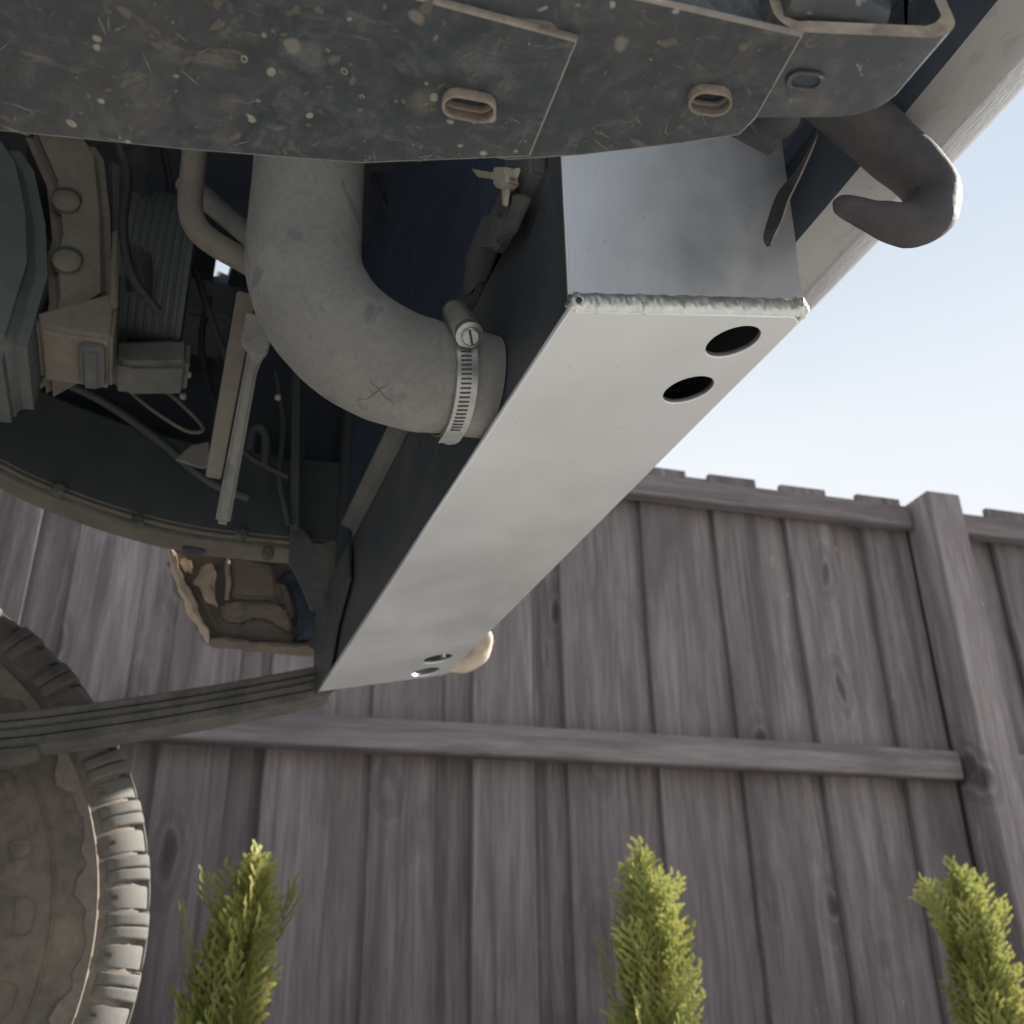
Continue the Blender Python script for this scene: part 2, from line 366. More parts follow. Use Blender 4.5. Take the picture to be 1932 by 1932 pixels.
def lathe_geo(prof, origin, axis='Y', n=96):
    """prof: (radius, offset along the axis) pairs; closed loop"""
    vs, fs = [], []; m = len(prof); O = Vector(origin)
    for i in range(n):
        a = 2 * math.pi * i / n
        for r, t in prof:
            vs.append(O + (Vector((r * math.cos(a), t, r * math.sin(a))) if axis == 'Y' else Vector((t, r * math.cos(a), r * math.sin(a)))))
    for i in range(n):
        for j in range(m):
            a = i * m + j; b = i * m + (j + 1) % m; c = ((i + 1) % n) * m + (j + 1) % m; d = ((i + 1) % n) * m + j
            fs.append((a, b, c, d))
    return vs, fs
def tag(o, label=None, cat=None, group=None, kind=None):
    for k, v in (('label', label), ('category', cat), ('group', group), ('kind', kind)):
        if v: o[k] = v
    return o
def empty(name, loc, label, cat, group=None):
    o = bpy.data.objects.new(name, None); COL.objects.link(o); o.location = loc
    o.empty_display_size = .1
    return tag(o, label, cat, group)
rng = random.Random(7)

# ------------------------------------------------------------------ ground
gnd = mesh('ground', [(-150, -150, GROUND), (150, -150, GROUND), (150, 150, GROUND), (-150, 150, GROUND)], [(0, 1, 2, 3)], M['ground'])
tag(gnd, kind='structure')

# ------------------------------------------------------------------ fence
FD = 2.75; fu = Vector((.998, -.0627, 0)).normalized(); fn = Vector((.0627, .998, 0)).normalized()
FROT = math.atan2(fu.y, fu.x)
def fpos(u, d, z=0): return fu * u + fn * d + Vector((0, 0, z))
fence = empty('timber_fence', fpos(1.2, FD, GROUND), 'tall dark stained timber fence of lapped upright boards behind the vehicle', 'fence')
def fence_piece(name, lo, hi, mat, u, d, z, bevel=.003, warp=0.0):
    (a, b, c), (e, f, g) = lo, hi
    o = box(name, lo, hi, mat, None, bevel)
    o.parent = fence; o.rotation_euler = (R(rng.uniform(-.1, .1)) * warp, R(rng.uniform(-.35, .35)) * warp, FROT)
    o.location = fpos(u, d, z) - fence.location
    return o
P = .277; HB = 1.632 - GROUND
board_me = {}
def board(kind, u, d, top, wid, th):
    if kind not in board_me:
        o = fence_piece('fence_board', (0, 0, 0), (wid, th, HB), M['board'], u, d, GROUND); board_me[kind] = o
    else:
        o = board_me[kind].copy(); COL.objects.link(o); o.location = fpos(u, d, GROUND) - fence.location
    o.location.z += top - 1.632
    o.rotation_euler = (R(rng.uniform(-.1, .1)), R(rng.uniform(-.25, .25)), FROT)
    return o
for i in range(-10, 21):
    u0 = .690 + P * i + rng.uniform(-.008, .008)
    board('front', u0, FD + rng.uniform(0, .003), 1.627 + rng.uniform(-.006, .006), .178, .022)
    board('back', u0 + .150, FD + .030 + rng.uniform(0, .003), 1.618 + rng.uniform(-.006, .006), .160, .016)
for z0, z1 in ((1.487, 1.567), (.625, .712), (-.20, -.115)):
    for a, b in ((-3.58, -.76), (-.62, 2.25), (2.405, 5.4)):
        fence_piece('fence_rail', (0, 0, 0), (b - a, .05, z1 - z0), M['rail_wood'], a, FD - .052, z0, .004)
for u in (-.75, 2.262, 5.28):
    p = fence_piece('fence_post', (0, 0, 0), (.135, .135, 1.590 - GROUND), M['board'], u, FD - .140, GROUND, .005)

# ------------------------------------------------------------------ young conifers
def conifer(name, tip, lean, width, seed, label, dense=1.0, shoots=()):
    rr = random.Random(seed); base = Vector((tip.x - lean.x, tip.y - lean.y, GROUND)); H = tip.z - GROUND
    root = empty(name, base, label, 'conifer', 'young conifers along the fence')
    def axis(t): return base + Vector((lean.x * t * t, lean.y * t * t, H * t))
    trunk = tube('trunk', [axis(t) for t in (0, .3, .6, .97)], [.016, .012, .007, .002], M['bark'], root, seg=8, sm=4)
    vs, fs, age = [], [], []
    def leaf(p, d, nrm, l, w_, a):
        s = d.cross(nrm).normalized() * w_; k = len(vs)
        vs.extend((p, p + d * l * .45 + s, p + d * l, p + d * l * .45 - s)); age.extend((a * .8, a, min(1, a + .15), a)); fs.append((k, k + 1, k + 2, k + 3))
    def spray(p, d, nrm, Ln, tone):
        # a flat fan: stem with alternate branchlets, each set with overlapping scale leaves
        pos = Vector(p); dd = Vector(d); side = dd.cross(nrm).normalized(); n = max(5, int(Ln / .0105))
        for i in range(n):
            t = i / n
            dd = (dd + Vector((0, 0, .05)) + side * rr.uniform(-.06, .06)).normalized(); step = Ln / n
            leaf(pos, dd, nrm, step * 1.7, .0040, tone * (.3 + .7 * t)); pos = pos + dd * step
            sg = 1 if i % 2 else -1
            bl = Ln * (.36 * math.sin(math.pi * min(1, .25 + t * .75)) + .06) * rr.uniform(.7, 1.2)
            bd = (dd * .75 + side * sg * .75 + nrm * rr.uniform(-.15, .15)).normalized(); bp = Vector(pos); m = max(2, int(bl / .011))
            for j in range(m):
                leaf(bp, bd, nrm, bl / m * 1.8, .0040, min(1, tone * (.45 + .6 * (j + 1) / m))); bp = bp + bd * bl / m
                bd = (bd + dd * .12).normalized()
                if j and rr.random() < .6:
                    leaf(bp, (bd + side * rr.choice((-.8, .8))).normalized(), nrm, .016, .0038, min(1, tone * 1.1))
    N = int(140 * dense)
    for q in range(N):
        t = (q + rr.random()) / N; t = t ** .85 * .985; c = axis(t)
        rad = width * (1 - t) ** .60 * (.55 + .45 * min(1, t * 3 + .4)) * (.85 + .4 * noise.noise(Vector((t * 6, seed, q % 3))))
        a = q * 2.39996 + rr.uniform(-.5, .5); rk = rad * rr.uniform(.25, .9)
        out = Vector((math.cos(a), math.sin(a), 0)); p = c + out * rk * .55 - Vector((0, 0, .03))
        d = (out * rr.uniform(.10, .50) + Vector((0, 0, 1)) + Vector((rr.uniform(-.22, .22), rr.uniform(-.22, .22), 0))).normalized()
        nrm = (Vector((-math.sin(a), math.cos(a), 0)) * rr.choice((-1, 1)) + out * rr.uniform(-1.6, 1.6)).normalized(); nrm = (nrm - d * nrm.dot(d)).normalized()
        spray(p, d, nrm, rr.uniform(.10, .18) * (1 if t < .8 else .5), rr.uniform(.25, 1.0))
    for q in range(4):
        spray(axis(.90 + .025 * q), Vector((rr.uniform(-.25, .25), rr.uniform(-.25, .25), 1)).normalized(), Vector((rr.uniform(-1, 1), rr.uniform(-1, 1), 0)).normalized(), .06, .95)
    for t, a, ln in shoots:
        c = axis(t); out = Vector((math.cos(a), math.sin(a), 0))
        spray(c + out * width * .5, (out * .45 + Vector((0, 0, 1))).normalized(), Vector((-math.sin(a), math.cos(a), .2)).normalized().cross(Vector((0, 0, 1))).normalized(), ln, .8)
    me = bpy.data.meshes.new('crown'); me.from_pydata([tuple(v) for v in vs], [], fs)
    at = me.attributes.new('age', 'FLOAT', 'POINT'); at.data.foreach_set('value', age); me.update()
    link('crown', me, M['leaf'], root)
    return root
def ray_fence(px, py, d): r_ = ray(px, py); return r_ * (d / r_.dot(fn))
conifer('young_conifer', ray_fence(487, 1640, 2.32), Vector((.05, 0, 0)), .14, 3, 'young green conifer beside the tyre, with a ragged leaning double top', shoots=((.84, 2.6, .10), (.76, .3, .12), (.66, 3.3, .14), (.86, .2, .08)))
conifer('young_conifer', ray_fence(1207, 1626, 2.32), Vector((-.015, 0, 0)), .138, 11, 'young conifer with one slender pointed tip, standing alone before the fence between two others', shoots=((.62, .2, .13), (.5, 3.0, .16)))
conifer('young_conifer', ray_fence(1806, 1655, 2.32), Vector((-.015, 0, 0)), .148, 19, 'young conifer with a broad blunt top, growing right beside the fence post', shoots=((.90, 3.0, .06), (.91, .3, .07), (.84, 1.6, .10), (.80, 3.3, .10), (.74, 0, .12)))

# ================================================================== the vehicle
V = empty('off_road_vehicle', (-.4, .8, GROUND), 'underside of a muddy off road vehicle seen from below behind its front bumper', 'vehicle')

# ---- near chassis rail with its overlapping bottom plates
ZR = .328
web_loop = [(-1.6, .270), (.205, .2263), (.205, .246), (.1148, .2886), (-.0164, .3378), (-1.6, .378)]
rail = prism('chassis_rail', [(x, y, ZR + .0070) for x, y in web_loop], (0, 0, .094), M['rail'], V, bevel=.0035)
def zplate(name, pts, holes, z0, th, mat, parent):
    o = plate(name, pts, holes, th, Matrix.Translation((0, 0, z0 + th / 2)), mat, parent, .0010)
    for p in o.data.polygons:
        if abs(p.normal.z) < .93: p.material_index = 1
    return o
p1 = [(-1.6, .2480), (.0557, .2463), (.1178, .2442), (.1212, .3032), (.0540, .3301), (-.0179, .3464), (-.0618, .3547), (-.0891, .3601), (-1.6, .378)]
ZP = ZR + .0033
c1 = onz(885, 192, ZR); c2 = onz(1338, 182, ZP); c3 = onz(1519, 150, ZR + .0066)
for nm, pts, hole, z in (('reinforcement_plate', p1, stadium(c1.x, c1.y, .0205, .0103, rot=-.10), ZR),
                         ('reinforcement_plate', [tuple(onz(*q, ZP)[:2]) for q in ((1510, 70), (1424, 222), (1393, 253), (1283, 269), (1096, 291), (960, 300))] + [(0, .324), (0, .2345)], stadium(c2.x, c2.y, .0164, .0103, rot=-.18), ZP)):
    zplate(nm, pts, [hole], z, .0062 if z == ZR else .0033, [M['rail'], M['rail_edge']], rail)
def collar(c, L_, w_, z, drop, rot, parent):
    o = plate('slot_collar', stadium(c.x, c.y, L_ + .0009, w_ + .0009, rot=rot), [stadium(c.x, c.y, L_, w_, rot=rot)], drop, Matrix.Translation((0, 0, z - drop / 2)), M['collar'], parent, .0003)
    return o
collar(c1, .0205, .0103, ZR + .001, .0056, -.10, rail); collar(c2, .0164, .0103, ZP + .001, .0056, -.18, rail)
prism('inner_block', [(c2.x + x, c2.y + y, ZR + .0066) for x, y in stadium(0, 0, .022, .015, rot=-.18)], (0, 0, .0003), M['dark'], rail)
# dried flecks of mud, seed husks and straw stuck to the plates, too many to count
def inside(x, y, pg):
    c_ = False; j = len(pg) - 1
    for i in range(len(pg)):
        if (pg[i][1] > y) != (pg[j][1] > y) and x < (pg[j][0] - pg[i][0]) * (y - pg[i][1]) / (pg[j][1] - pg[i][1]) + pg[i][0]: c_ = not c_
        j = i
    return c_
rf = random.Random(5); p2 = [tuple(onz(*q, ZP)[:2]) for q in ((1510, 70), (1424, 222), (1393, 253), (1283, 269), (1096, 291))] + [(.1225, .3032), (.1190, .2442)]
for kind_, num in (('mud', 190), ('husk', 70), ('straw', 40)):
    parts_ = []
    while len(parts_) < num:
        x, y = rf.uniform(-.16, .245), rf.uniform(.19, .36)
        pg, z_ = (p1, ZR) if inside(x, y, p1) else (p2, ZP)
        if not inside(x, y, pg): continue
        rot_ = rf.uniform(0, 3.14); r_ = .0005 + .0019 * rf.random() ** 3
        if kind_ == 'straw': ra, rb, hgt = rf.uniform(.002, .006), .00022, .0004
        elif kind_ == 'husk': ra, rb, hgt = r_ * 1.1, r_ * rf.uniform(.6, .9), .0005
        else: ra, rb, hgt = r_ * rf.uniform(1, 2.2), r_, .0006
        m_ = 9; lp_ = []
        for i in range(m_):
            a = 2 * math.pi * i / m_; k_ = 1 if kind_ != 'mud' else rf.uniform(.6, 1.25)
            u, v = ra * k_ * math.cos(a), rb * k_ * math.sin(a)
            lp_.append((x + u * math.cos(rot_) - v * math.sin(rot_), y + u * math.sin(rot_) + v * math.cos(rot_)))
        vs_ = [(px, py, z_ + .0001) for px, py in lp_] + [(x + (px - x) * .7, y + (py - y) * .7, z_ - hgt) for px, py in lp_]
        fs_ = [tuple(range(m_, 2 * m_))] + [(i, (i + 1) % m_, m_ + (i + 1) % m_, m_ + i) for i in range(m_)]
        if kind_ == 'husk' and rf.random() < .5:          # a hollow ring
            vs_ += [(x + (px - x) * .45, y + (py - y) * .45, z_ - .0001) for px, py in lp_]
            fs_ = fs_[1:] + [(m_ + i, m_ + (i + 1) % m_, 2 * m_ + (i + 1) % m_, 2 * m_ + i) for i in range(m_)]
        parts_.append((vs_, fs_))
    tag(mesh({'mud': 'mud_flecks', 'husk': 'seed_husks', 'straw': 'straw_bits'}[kind_], *merge(parts_), M['fleck_' + kind_], rail), kind='stuff')
c4 = onz(985, 48, ZR + .005)
prism('weld_nut', [(c4.x + x, c4.y + y, ZR + .001) for x, y in stadium(.002, .000, .023, .010, rot=-.2)], (0, 0, .0115), M['tan'], rail, bevel=.002)

# ---- front bracket: U-shaped channel in front of the rail, its near end open
ZH = .335
xl, xr = .1915, .2612
def upro(off):
    out = []; r_ = .0125
    out.append((xl + off, .410))
    for a in range(180, 271, 15): out.append((xl + r_ + (r_ - off) * math.cos(R(a)), ZH + r_ + (r_ - off) * math.sin(R(a))))
    r2 = .0125
    for a in range(270, 361, 15): out.append((xr - r2 + (r2 - off) * math.cos(R(a)), ZH + r2 + (r2 - off) * math.sin(R(a))))
    out.append((xr - off, .410)); return out
po = upro(0); pi_ = upro(.0066); n = len(po)
vs = []; fs = []
def div(p, q, k): return [(p[0] + (q[0] - p[0]) * i / k, p[1] + (q[1] - p[1]) * i / k) for i in range(1, k)]
im = 8
po = po[:im] + div(po[im - 1], po[im], 10) + po[im:]; pi_ = pi_[:im] + div(pi_[im - 1], pi_[im], 10) + pi_[im:]; n = len(po)
for (x, z), (x2, z2) in zip(po, pi_):
    yn = .2181 - .29 * (x - .1968) + max(0, z - ZH - .008) * .10
    q = max(0, min(1, (x - (xr - .026)) / .026))
    yf = .2595 - .35 * (x - .205) - .019 * (1 - math.sqrt(1 - q * q * .98)) - max(0, (z - ZH - .0033)) * .35
    vs += [(x, yn, z), (x2, yn, z2), (x, yf, z), (x2, yf, z2)]
for i in range(n - 1):
    a = i * 4; b = a + 4
    fs += [(a, b, b + 2, a + 2), (a + 1, a + 3, b + 3, b + 1), (a, a + 1, b + 1, b), (a + 2, b + 2, b + 3, a + 3)]
fs += [(0, 2, 3, 1), ((n - 1) * 4, (n - 1) * 4 + 1, (n - 1) * 4 + 3, (n - 1) * 4 + 2)]
horn = mesh('bumper_bracket', vs, fs, [M['horn'], M['collar']], V, smooth=True)
for p in horn.data.polygons:
    if p.index % 4 == 2 and p.index < (n - 1) * 4: p.material_index = 1; p.use_smooth = False
cc = onz(1519, 150, ZH)
plate('slot_collar', stadium(cc.x, cc.y, .0152, .0086, rot=-.22), [stadium(cc.x, cc.y, .0123, .0064, rot=-.22)], .0018, Matrix.Translation((0, 0, ZH - .0008)), M['horn'], horn, .0004)
prism('slot_recess', [(cc.x + x, cc.y + y, ZH - .0005) for x, y in stadium(0, 0, .0123, .0064, rot=-.22)], (0, 0, .001), M['dark'], horn)
tube('bracket_sleeve', [(.197, .220, .3575), (.229, .2165, .356)], .0125, M['horn'], horn, sm=0, seg=24)
tube('bracket_tube', [(.230, .220, .3575), (.2395, .220, .3563)], .012, M['horn'], horn, sm=0, seg=20)
bd = ony(1462, 225, .34)
dome = [(bd.x + .016 * math.cos(a) * math.cos(b), bd.y + .014 * math.sin(a) * math.cos(b), bd.z + .006 - .016 * math.sin(b)) for b in [R(t) for t in (0, 25, 50, 72, 86)] for a in [2 * math.pi * i / 20 for i in range(20)]]
fsd = [(i * 20 + k, i * 20 + (k + 1) % 20, (i + 1) * 20 + (k + 1) % 20, (i + 1) * 20 + k) for i in range(4) for k in range(20)] + [tuple(range(80, 100))]
mesh('bolt_head', dome, fsd, M['rubber'], V, smooth=True)
bt = ony(1420, 245, .36); tube('spacer_tube', [bt + Vector((-.018, 0, .004)), bt + Vector((.016, .004, -.001))], .0075, M['hook'], V, sm=0)

# ---- tow hooks (near and far)
def hookpx(zx, zy): return (1253 + .3516 * zx, .3516 * zy)
hp = [(800, 420), (1010, 610), (1235, 815), (1395, 960), (1445, 1075), (1400, 1165), (1290, 1205), (1150, 1175), (1030, 1125), (945, 1095), (915, 1085)]
HY = .365
hk = tube('tow_hook', [ony(*hookpx(*q), HY) for q in hp], [.0200, .0200, .0196, .0182, .0172, .0158, .0136, .0106, .0080, .0064, .0030], M['hook'], V, seg=28, flat=.95, wob=.0014)
hk2 = hk.copy(); COL.objects.link(hk2); hk2.data = hk.data.copy(); hk2.data.materials.clear(); hk2.data.materials.append(M['mud'])
hk2.location = Vector((.020, 1.32 - HY, .020)); hk2['label'] = 'mud coated tow hook at the far end'

# ---- bent metal tab hanging beside the hook
FR = [(1552, 220), (1536, 268), (1509, 330), (1486, 378), (1474, 415), (1459, 446), (1453, 464)]
BK = [(1550, 220), (1533, 266), (1503, 320), (1468, 362), (1449, 412), (1440, 448), (1446, 466)]
a_ = smooth_path([ony(*q, .385) for q in FR], 6); b_ = smooth_path([ony(*q, .397) for q in BK], 6)
vs, fs = [], []
for p, q in zip(a_, b_):
    t_ = Vector((.0016, 0, .0006)); vs += [p, q, q + t_, p + t_]
for i in range(len(a_) - 1):
    for k in range(4): fs.append((i * 4 + k, i * 4 + (k + 1) % 4, i * 4 + 4 + (k + 1) % 4, i * 4 + 4 + k))
fs += [(0, 1, 2, 3), tuple(len(vs) - 4 + k for k in (3, 2, 1, 0))]
bt_ = mesh('bent_tab', vs, fs, [M['rubber'], M['collar']], V)
for p in bt_.data.polygons:
    if p.normal.y < -.55 or p.normal.x > .5: p.material_index = 1  # shaded broad side and lit edge put into colour by face direction

# ---- bumper
prof = [(.372, .560), (.376, .515), (.381, .502), (.392, .498), (.412, .4960), (.4165, .4975), (.4215, .5005), (.440, .5135), (.4565, .5250), (.467, .5340), (.4755, .5450), (.482, .561), (.487, .590), (.486, .70), (.478, .78),
        (.470, .78), (.476, .70), (.474, .585), (.468, .557), (.460, .541), (.450, .528), (.430, .513), (.415, .5075), (.395, .512), (.390, .560)]
vs, fs = [], []; ys = [-.20 + 1.66 * i / 64 for i in range(65)]
for y in ys:
    bow = -.05 * ((y - .63) / .83) ** 2 + .006
    for x, z in prof: vs.append((x + bow + .015 , y, z))
m = len(prof)
for i in range(len(ys) - 1):
    for k in range(m): fs.append((i * m + k, i * m + (k + 1) % m, (i + 1) * m + (k + 1) % m, (i + 1) * m + k))
fs += [tuple(range(m)), tuple(range(64 * m + m - 1, 64 * m - 1, -1))]
bmp = mesh('bumper', vs, fs, [M['bumper'], M['dark']], V, smooth=True)
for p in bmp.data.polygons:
    if p.center.x < .392 or (p.normal.z > .2 and p.center.z < .6) or p.normal.x < -.6: p.material_index = 1  # rear inner faces darkened: shade of the gap put into colour
box('bumper_reinforcement', (.33, -.1, .56), (.385, 1.4, .66), M['dark'], V, .006)

# ---- aluminium guard under the intercooler
A = Vector((.1921, .4256, .35)); slope = R(12.1); W = Vector((math.cos(slope), 0, math.sin(slope))); GW = .162; GL = .787
gm = frame(A, W, (0, 1, 0))
rr_ = .010
outer = [(0, 0), (GW - rr_, 0)] + [(GW - rr_ + rr_ * math.sin(a), rr_ - rr_ * math.cos(a)) for a in (R(30), R(60), R(90))] + [(GW, GL - rr_ - .004)] + [(GW - rr_ + rr_ * math.cos(a), GL - rr_ - .004 + rr_ * math.sin(a)) for a in (R(30), R(60), R(90))] + [(0, GL)]
holes = [circle2(.1268, yy, .0182, 48) for yy in (.0275, .0860, GL - .0850, GL - .0300)]
gm2 = gm @ Matrix.Translation((0, 0, .002))
guard = plate('intercooler_guard', outer, holes, .004, gm2, M['alu'], V, .0006)
lipx = A + W * (GW - .004)
# folded front lip, rising behind the bend
vs, fs = [], []
lp = [(0, 0), (.0030, .0016), (.0042, .0050), (.0030, .020), (-.004, .075), (-.0065, .115)]
for y in (0.003, GL - .012):
    for dx, dz in lp: vs.append((lipx.x + dx + .0005, A.y + y, lipx.z + dz))
    for dx, dz in reversed(lp): vs.append((lipx.x + dx - .003, A.y + y, lipx.z + dz + .0025))
m = len(lp) * 2
fs = [(k, (k + 1) % m, m + (k + 1) % m, m + k) for k in range(m)] + [tuple(range(m)), tuple(range(2 * m - 1, m - 1, -1))]
mesh('front_lip', vs, fs, M['alu'], guard, smooth=True)
C = A + W * GW
def end_plate(y, th, inset=0.0, top=.56):
    loop = [(A.x + inset, y, A.z + .0045 + inset * .21), (C.x - .008, y, C.z + .0025), (C.x - .001, y, C.z + .0045), (C.x + .0025, y, C.z + .012), (C.x + .0055, y, C.z + .07), (C.x + .009, y, top), (A.x + inset, y, top)]
    return prism('end_plate', loop, (0, th, 0), M['alu'], guard, bevel=.0012)
end_plate(A.y, .004); end_plate(A.y + GL - .008, .004, .012, .50)
# weld bead along the lower corner
vs, fs = [], []; NS, NT = 420, 20
for i in range(NS + 1):
    s = i / NS; p = A + W * (GW * s) + Vector((0, 0, .0070 + .0008 * s))
    ends = min(1, s * 40 + .25, (1 - s) * 40 + .25)
    sw = 1 + .05 * math.sin(s * 71) + .05 * noise.noise(Vector((s * 38, 1, 0)))
    for k in range(NT):
        a = 2 * math.pi * k / NT; ca, sa = math.cos(a), math.sin(a)
        ph = s * 14 + .42 * ca + .45 * noise.noise(Vector((s * 13, 3, ca * .7))); saw = ph - math.floor(ph)
        rip = .0010 * (saw ** 2.6) * (.5 + .5 * noise.noise(Vector((s * 9, 7, 2)))) + .00035 * noise.noise(Vector((s * 60, ca * 1.5, sa * 1.5))) + .00012 * noise.noise(Vector((s * 300, ca * 4, sa * 4)))
        vs.append(p + Vector((0, -sa * (.0026 * ends + rip), ca * (.0068 * ends * sw + rip * .6))))
for i in range(NS):
    for k in range(NT): fs.append((i * NT + k, i * NT + (k + 1) % NT, (i + 1) * NT + (k + 1) % NT, (i + 1) * NT + k))
mesh('weld_bead', vs, fs, M['weld'], guard, smooth=True)
def blob(name, c, r, mat, parent, sx=1, sy=1, sz=1, amp=.25, seed=0):
    bm = bmesh.new(); bmesh.ops.create_icosphere(bm, subdivisions=3, radius=1)
    for v in bm.verts:
        k = 1 + amp * noise.noise(v.co * 1.7 + Vector((seed, 0, 0))); v.co = Vector((v.co.x * sx, v.co.y * sy, v.co.z * sz)) * r * k + Vector(c)
    me = bpy.data.meshes.new(name); bm.to_mesh(me); bm.free()
    for p in me.polygons: p.use_smooth = True
    return link(name, me, mat, parent)
blob('weld_end', C + Vector((-.001, .001, .0085)), .0062, M['weld'], guard, .9, .7, 1.2, .5, 4)
blob('weld_end', A + Vector((.003, .0005, .0070)), .0058, M['weld'], guard, .8, .65, 1.15, .5, 9)
blob('weld_pit', A + Vector((.0048, -.0036, .0076)), .0017, M['dark'], guard, 1, .5, 1, .2, 2)

# ---- intercooler: dark body above the guard
xi = .1955
cooler = box('intercooler', (xi + .014, .432, .412), (.325, 1.195, .56), M['cooler'], V, .004)
prism('end_tank', [(xi, .4315, .3545), (xi + .014, .4315, .3570), (xi + .014, .4315, .50), (xi + .0035, .4315, .4975), (xi, .4315, .486)], (0, .79, 0), M['cooler'], cooler, bevel=.002)
prism('top_flange', [(xi - .001, .70, .487), (xi + .013, .70, .500), (xi + .013, .70, .512), (xi - .016, .70, .505), (xi - .016, .70, .502), (xi - .004, .70, .4985)], (0, .36, 0), M['grey_metal'], cooler, bevel=.001)
tube('cooler_neck', [ony(1062, 318, .455) + Vector((-.004, 0, .000)), ony(1062, 318, .455) + Vector((.05, 0, 0))], .026, M['grey_metal'], cooler, sm=0, seg=32)
for yy, zz in ((1.06, .47), (1.10, .455), (1.165, .43)):
    prism('clip', [(xi - .0008, yy, zz), (xi - .0008, yy + .03, zz), (xi - .0008, yy + .025, zz - .03), (xi - .0008, yy + .006, zz - .045)], (-.006, 0, 0), M['cooler'], cooler, bevel=.001)
hb = prism('end_bracket', [onx(*q, xi - .003) for q in ((598, 1312), (596, 1228), (583, 1216), (594, 1204), (600, 1150), (662, 1022), (664, 1090), (640, 1180), (626, 1262))], (-.003, 0, 0), M['cooler'], V, bevel=.0008)

# ---- charge-air pipe and its clamp
E_ = onx(925, 722, xi); EY = E_.y
pp = [Vector((xi - .001, EY, .3925)), Vector((.172, EY, .3925)), Vector((.150, EY, .3925))]
cx, cz, rb = .145, .3925 + .086, .086
for a in range(0, 91, 15): pp.append(Vector((cx - rb * math.sin(R(a)), EY, cz - rb * math.cos(R(a)))))
pp += [Vector((.0585, EY + .001, .515)), Vector((.058, EY + .004, .56)), Vector((.056, EY + .01, .72))]
pipe = mesh('charge_air_pipe', *tube_geo(smooth_path(pp, 5), [.0362, .0375, .0385, .0392, .0398, .0402, .0402, .0402, .0398, .0396, .0396, .0398, .0398], 48, wob=.0007), M['pipe'], V, smooth=True)
bvh = BVHTree.FromPolygons([v.co for v in pipe.data.vertices], [tuple(p.vertices) for p in pipe.data.polygons])
def stroke(a, b, r_):
    pts = []
    for i in range(9):
        px, py = a[0] + (b[0] - a[0]) * i / 8 + rng.uniform(-1, 1), a[1] + (b[1] - a[1]) * i / 8 + rng.uniform(-1, 1)
        h = bvh.ray_cast(Vector((0, 0, 0)), ray(px, py).normalized())
        if h[0]: pts.append(h[0] + h[1] * -.0000)
    return tube_geo(pts, [r_ * (.5 + .6 * math.sin(math.pi * (i + .4) / (len(pts)))) for i in range(len(pts))], 8)
mesh('marker_cross', *merge([stroke((697, 718), (742, 762), .00040), stroke((735, 722), (690, 755), .00042), stroke((688, 752), (670, 756), .0003), stroke((698, 735), (704, 742), .0003)]), M['mark'], pipe)
clamp_x = .1655; CR = .0384
def ring(name, x0, x1, r0, r1, mat, parent, a0=0, a1=360, n=72, y=EY, z=.3925):
    vs, fs = [], []; full = a1 - a0 >= 360; N = n if full else n + 1
    for i in range(N):
        a = R(a0 + (a1 - a0) * i / n); c, s = math.cos(a), math.sin(a)
        for x, r in ((x0, r0), (x1, r0), (x1, r1), (x0, r1)): vs.append((x, y + r * c, z + r * s))
    for i in range(n):
        j = (i + 1) % N
        for k in range(4): fs.append((i * 4 + k, i * 4 + (k + 1) % 4, j * 4 + (k + 1) % 4, j * 4 + k))
    if not full: fs += [(0, 1, 2, 3), (n * 4 + 3, n * 4 + 2, n * 4 + 1, n * 4)]
    return vs, fs
tiltz = Matrix.Translation((clamp_x, EY, .3925)) @ Matrix.Rotation(R(-7), 4, 'Y') @ Matrix.Translation((-clamp_x, -EY, -.3925))
def tz(g): return [tiltz @ Vector(v) for v in g[0]], g[1]
clamp = mesh('hose_clamp', *tz(ring('b', clamp_x - .0074, clamp_x + .0074, CR, CR + .0012, None, None)), M['clamp'], V, smooth=True)
mesh('strap_tail', *tz(ring('t', clamp_x - .0071, clamp_x + .0071, CR + .0014, CR + .0026, None, None, 158, 272, 40)), M['clamp'], clamp, smooth=True)
def tail_pt(l, dx, r): a = R(272); return Vector((clamp_x + dx, EY + r * math.cos(a) - l * math.sin(a), .3925 + r * math.sin(a) + l * math.cos(a)))
tl = [(-.0071, 0), (.0071, 0), (.0071, .012), (.0050, .0165), (.0005, .018), (-.004, .0155), (-.0071, .016)]
mesh('strap_end', *tz(prism_geo([tail_pt(l, dx, CR + .0015) for dx, l in tl], (0, 0, -.0011))), M['clamp'], clamp)
def at_ring(a, r, dx=0): return tiltz @ Vector((clamp_x + dx, EY + r * math.cos(R(a)), .3925 + r * math.sin(R(a))))
for i in range(23):                                     # thread slots pressed into the strap
    a = 172 + i * 4.3; p = at_ring(a, CR + .0026); T = Vector((0, -math.sin(R(a)), math.cos(R(a)))); Nn = Vector((0, math.cos(R(a)), math.sin(R(a)))); X_ = Vector((1, 0, .15)).normalized()
    lo = [p + X_ * dx + T * dt for dx, dt in ((-.0046, -.0007), (.0026, -.0011), (.0028, .0002), (-.0044, .0006))]
    prism('slot', [q - Nn * .0006 for q in lo], Nn * .0009, M['dark2'], clamp)
hA, hB = at_ring(124, CR + .0085), at_ring(172, CR + .0090)
hs_path = [hA, hA.lerp(hB, .33), hA.lerp(hB, .66), hB]
ax = (hB - hA).normalized()
g1 = tube_geo([hA - ax * .003, hA - ax * .001, hA, hB], [.0030, .0075, .0086, .0088], 24)
g2 = [tube_geo([hA.lerp(hB, .1 + k * .075) - ax * .0005, hA.lerp(hB, .1 + k * .075) + ax * .0005], .0092, 20) for k in range(11)]
mesh('screw_housing', *merge([g1] + g2), M['clamp'], clamp, smooth=True)
